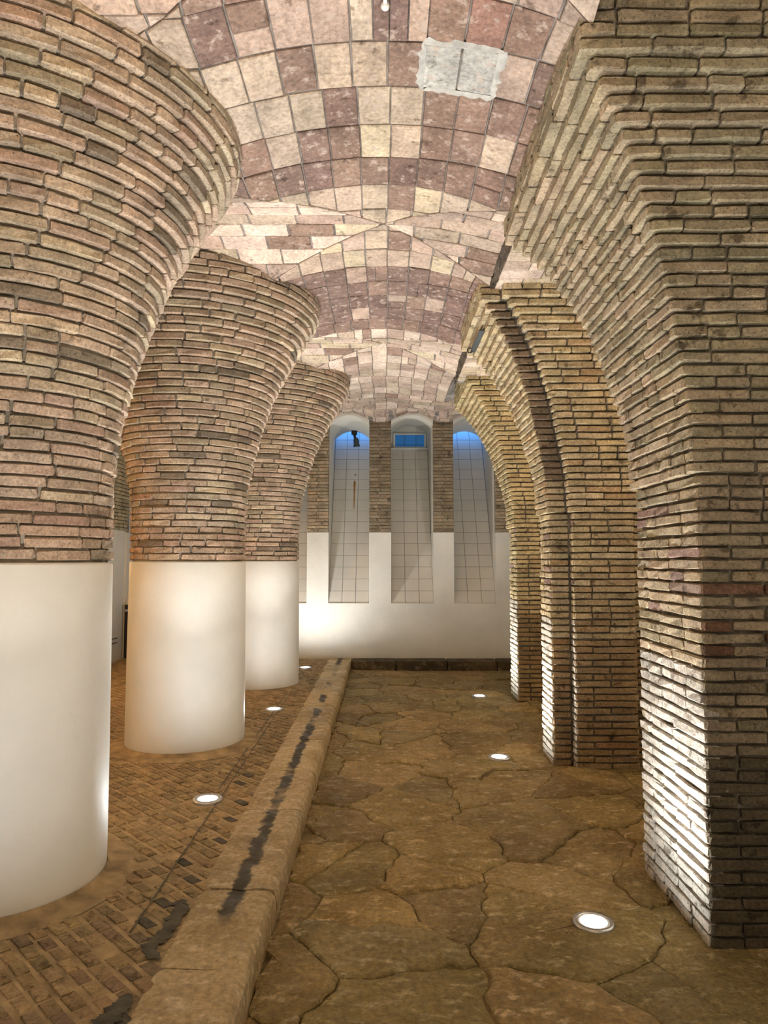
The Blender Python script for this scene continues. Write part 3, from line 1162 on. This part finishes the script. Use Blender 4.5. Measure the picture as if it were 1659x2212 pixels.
def cross(x0, x1, xa, xb, y0, y1, ya, yb):
    """core xa..xb by y0..y1 with side arms x0..x1 by ya..yb"""
    return [(xa, y0, -1, -1), (xb, y0, 1, -1), (xb, ya, 1, -1), (x1, ya, 1, -1), (x1, yb, 1, 1), (xb, yb, 1, 1), (xb, y1, 1, 1), (xa, y1, -1, 1), (xa, yb, -1, 1), (x0, yb, -1, 1), (x0, ya, -1, -1), (xa, ya, -1, -1)]


build_pier(0, rect(1.385, 2.20, 3.13, 3.90), 'nearest corbelled brick pier, bright side face and dark front at the right edge', .8)
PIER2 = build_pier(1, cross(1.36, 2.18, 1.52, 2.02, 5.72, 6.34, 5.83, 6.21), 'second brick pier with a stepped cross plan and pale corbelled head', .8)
build_pier(2, rect(1.565, 2.35, 8.42, 8.90), 'farthest brick pier, yellowish corbelled head beside the tiled light shaft', .8)

# ------------------------------------------------------------------ floor uplights
def uplight(x, y, z, lens, label, r=.083, wide=False):
    t = base('floor_uplight', (x, y, z), label, 'uplight', 'round uplights set into the floor', 'thing')
    v, f = lathe_geo(x, y, [(r * .86, z + .006), (r * .90, z + .011), (r * 1.08, z + .011), (r * 1.12, z + .002), (r * 1.12, z - .02)], 40)
    bz = sub(mesh_obj('bezel', v, f, 'steel', t, smooth=True), t)
    v, f = lathe_geo(x, y, [(r * .72, z + .0065), (r * .76, z + .009), (r * .86, z + .009), (r * .87, z + .003)], 40)
    mesh_obj('gasket', v, f, 'white_paint', bz, smooth=True)
    v = [(x + r * .74 * math.cos(k * math.pi / 12), y + r * .74 * math.sin(k * math.pi / 12), z + .008) for k in range(24)]
    f = [tuple(range(24))]
    mesh_obj('lens', v, f, lens, t)
    v, f = lathe_geo(x, y, [(.001, z + .002), (r * 1.1, z + .002)], 40)
    mesh_obj('cup', v, f, 'dark_steel', t)
    ld = bpy.data.lights.new('uplight_beam', 'AREA')
    ld.shape = 'DISK'
    ld.size = r * 1.3
    ld.energy = LAMP_RIGHT if lens == 'lens_right' else LAMP_LEFT
    ld.color = (1.0, 0.97, 0.93)
    ld.spread = SPREAD if lens == 'lens_right' else math.radians(100)
    if wide:
        ld.energy *= 1.0
        ld.spread = math.radians(165)
    lo = bpy.data.objects.new('beam', ld)
    lo.rotation_euler = (math.pi, 0, 0)
    lo.location = (0, 0, .014)
    lo.parent = t
    COL.objects.link(lo)
    wd = bpy.data.lights.new('uplight_spill', 'AREA')
    wd.shape = 'DISK'
    wd.size = r * 1.45
    wd.energy = 5.6 if lens == 'lens_right' else 8.6
    wd.color = (0.92, 0.98, 1.0)
    wo = bpy.data.objects.new('spill', wd)
    wo.rotation_euler = (math.pi, 0, 0)
    wo.location = (0, 0, .013)
    wo.parent = t
    COL.objects.link(wo)
    return t


def globe_light(parent, r, watts, col):
    ld = bpy.data.lights.new('globe_light', 'POINT')
    ld.energy = watts
    ld.color = col
    ld.shadow_soft_size = r
    ld.use_soft_falloff = False
    lo = bpy.data.objects.new('glow', ld)
    lo.parent = parent
    COL.objects.link(lo)
    return lo


RL = [(.95, 3.337, 'round floor uplight nearest the viewer, beside the first brick pier'),
      (.958, 6.037, 'round floor uplight beside the second brick pier'),
      (1.15, 8.70, 'round floor uplight beside the farthest brick pier'),
      (.95, .60, 'round floor uplight in the flagstones behind the viewer')]  # assumed out of view, continuing the row to add fill light
for x, y, lab in RL:
    uplight(x, y, .006, 'lens_right', lab)
LL_ = ['round floor uplight in the raised pavement before the first column', 'round floor uplight in the pavement in front of the second column',
       'round floor uplight in the pavement in front of the third column', 'round floor uplight in the pavement by the far white wall']
for (x, y), lab in zip(LIGHTS_L, LL_):
    uplight(x, y, PZ + .002, 'lens_left', lab, wide=y > 10)

# assumed unseen warm bulbs on the left aisle wall, added for amber light
for ly, lab in ((4.7, 'warm globe lamp on the left aisle wall beside the first columns'), (8.3, 'warm globe lamp on the left aisle wall by the far corner')):
    lamp = base('wall_lamp', (-4.0, ly, 1.9), lab, 'lamp', 'warm wall lamps')
    v, f = lathe_geo(-3.86, ly, [(.09 * math.sin(math.pi * k / 8) + .0005, 1.9 - .09 * math.cos(math.pi * k / 8)) for k in range(9)], 12)
    mesh_obj('globe', v, f, 'bulb', lamp, smooth=True)
    v, f = tube_geo([(-4.04, ly, 1.78), (-3.92, ly, 1.77), (-3.86, ly, 1.80)], .012, 8)
    mesh_obj('arm', v, f, 'dark_steel', lamp)
    globe_light(lamp, .093, ASSUMED_BULB, (1.0, 0.62, 0.26)).location = (.14, 0, 0)
for x, y, z, lab in ((-.55, 1.15, 3.35, 'hanging globe lamp over the kerb just behind the viewer'),
                     (.75, -.45, 3.2, 'hanging globe lamp over the flagstones well behind the viewer'),
                     (2.75, 4.75, 3.2, 'hanging globe lamp in the right aisle between the nearest piers'),
                     (2.75, 7.4, 3.2, 'hanging globe lamp in the right aisle before the farthest pier')):
    r = .13
    t = base('pendant_lamp', (x, y, z), lab, 'lamp', 'hanging globe lamps')  # globe added out of view to brighten the floor and shafts
    v, f = lathe_geo(x, y, [(r * math.sin(math.pi * k / 8) + .0005, z - r * math.cos(math.pi * k / 8)) for k in range(9)], 12)
    mesh_obj('globe', v, f, 'globe', t, smooth=True)
    v, f = tube_geo([(x, y, z + r - .01), (x, y, vault(x, y))], .012, 8)
    mesh_obj('rod', v, f, 'dark_steel', t)
    globe_light(t, .135, FILL_GLOBE, (1.0, 0.80, 0.55))

# ------------------------------------------------------------------ small fittings
x, y = on_plane_z(832, 22, 3.90)
hook = base('pipe_end', (x, y, vault(x, y)), 'short white pipe end hanging from the vault at the top of the picture', 'pipe')
v, f = tube_geo([(x, y - .35, 3.925), (x, y - .02, 3.918)], .009, 8)
mesh_obj('pipe', v, f, 'white_paint', hook)
v, f = lathe_geo(x, y, [(.018 * math.sin(math.pi * k / 8) + .0005, 3.918 - .018 * math.cos(math.pi * k / 8)) for k in range(9)], 12)
mesh_obj('nozzle', v, f, 'white_paint', hook, smooth=True)

vv, ff = box_geo(.785, .832, 5.75, 6.35, 3.530, 3.548, .003)
tag(mesh_obj('steel_strip', vv, ff, 'dark_steel', PIER2), 'dark steel strip')
rp = [(.775 + .022 * math.cos(t * math.pi / 8), 6.30, 3.535 + .022 * math.sin(t * math.pi / 8)) for t in range(17)]
v, f = tube_geo(rp, .005, 6)
tag(mesh_obj('hook_ring', v, f, 'black', PIER2), 'black ring')
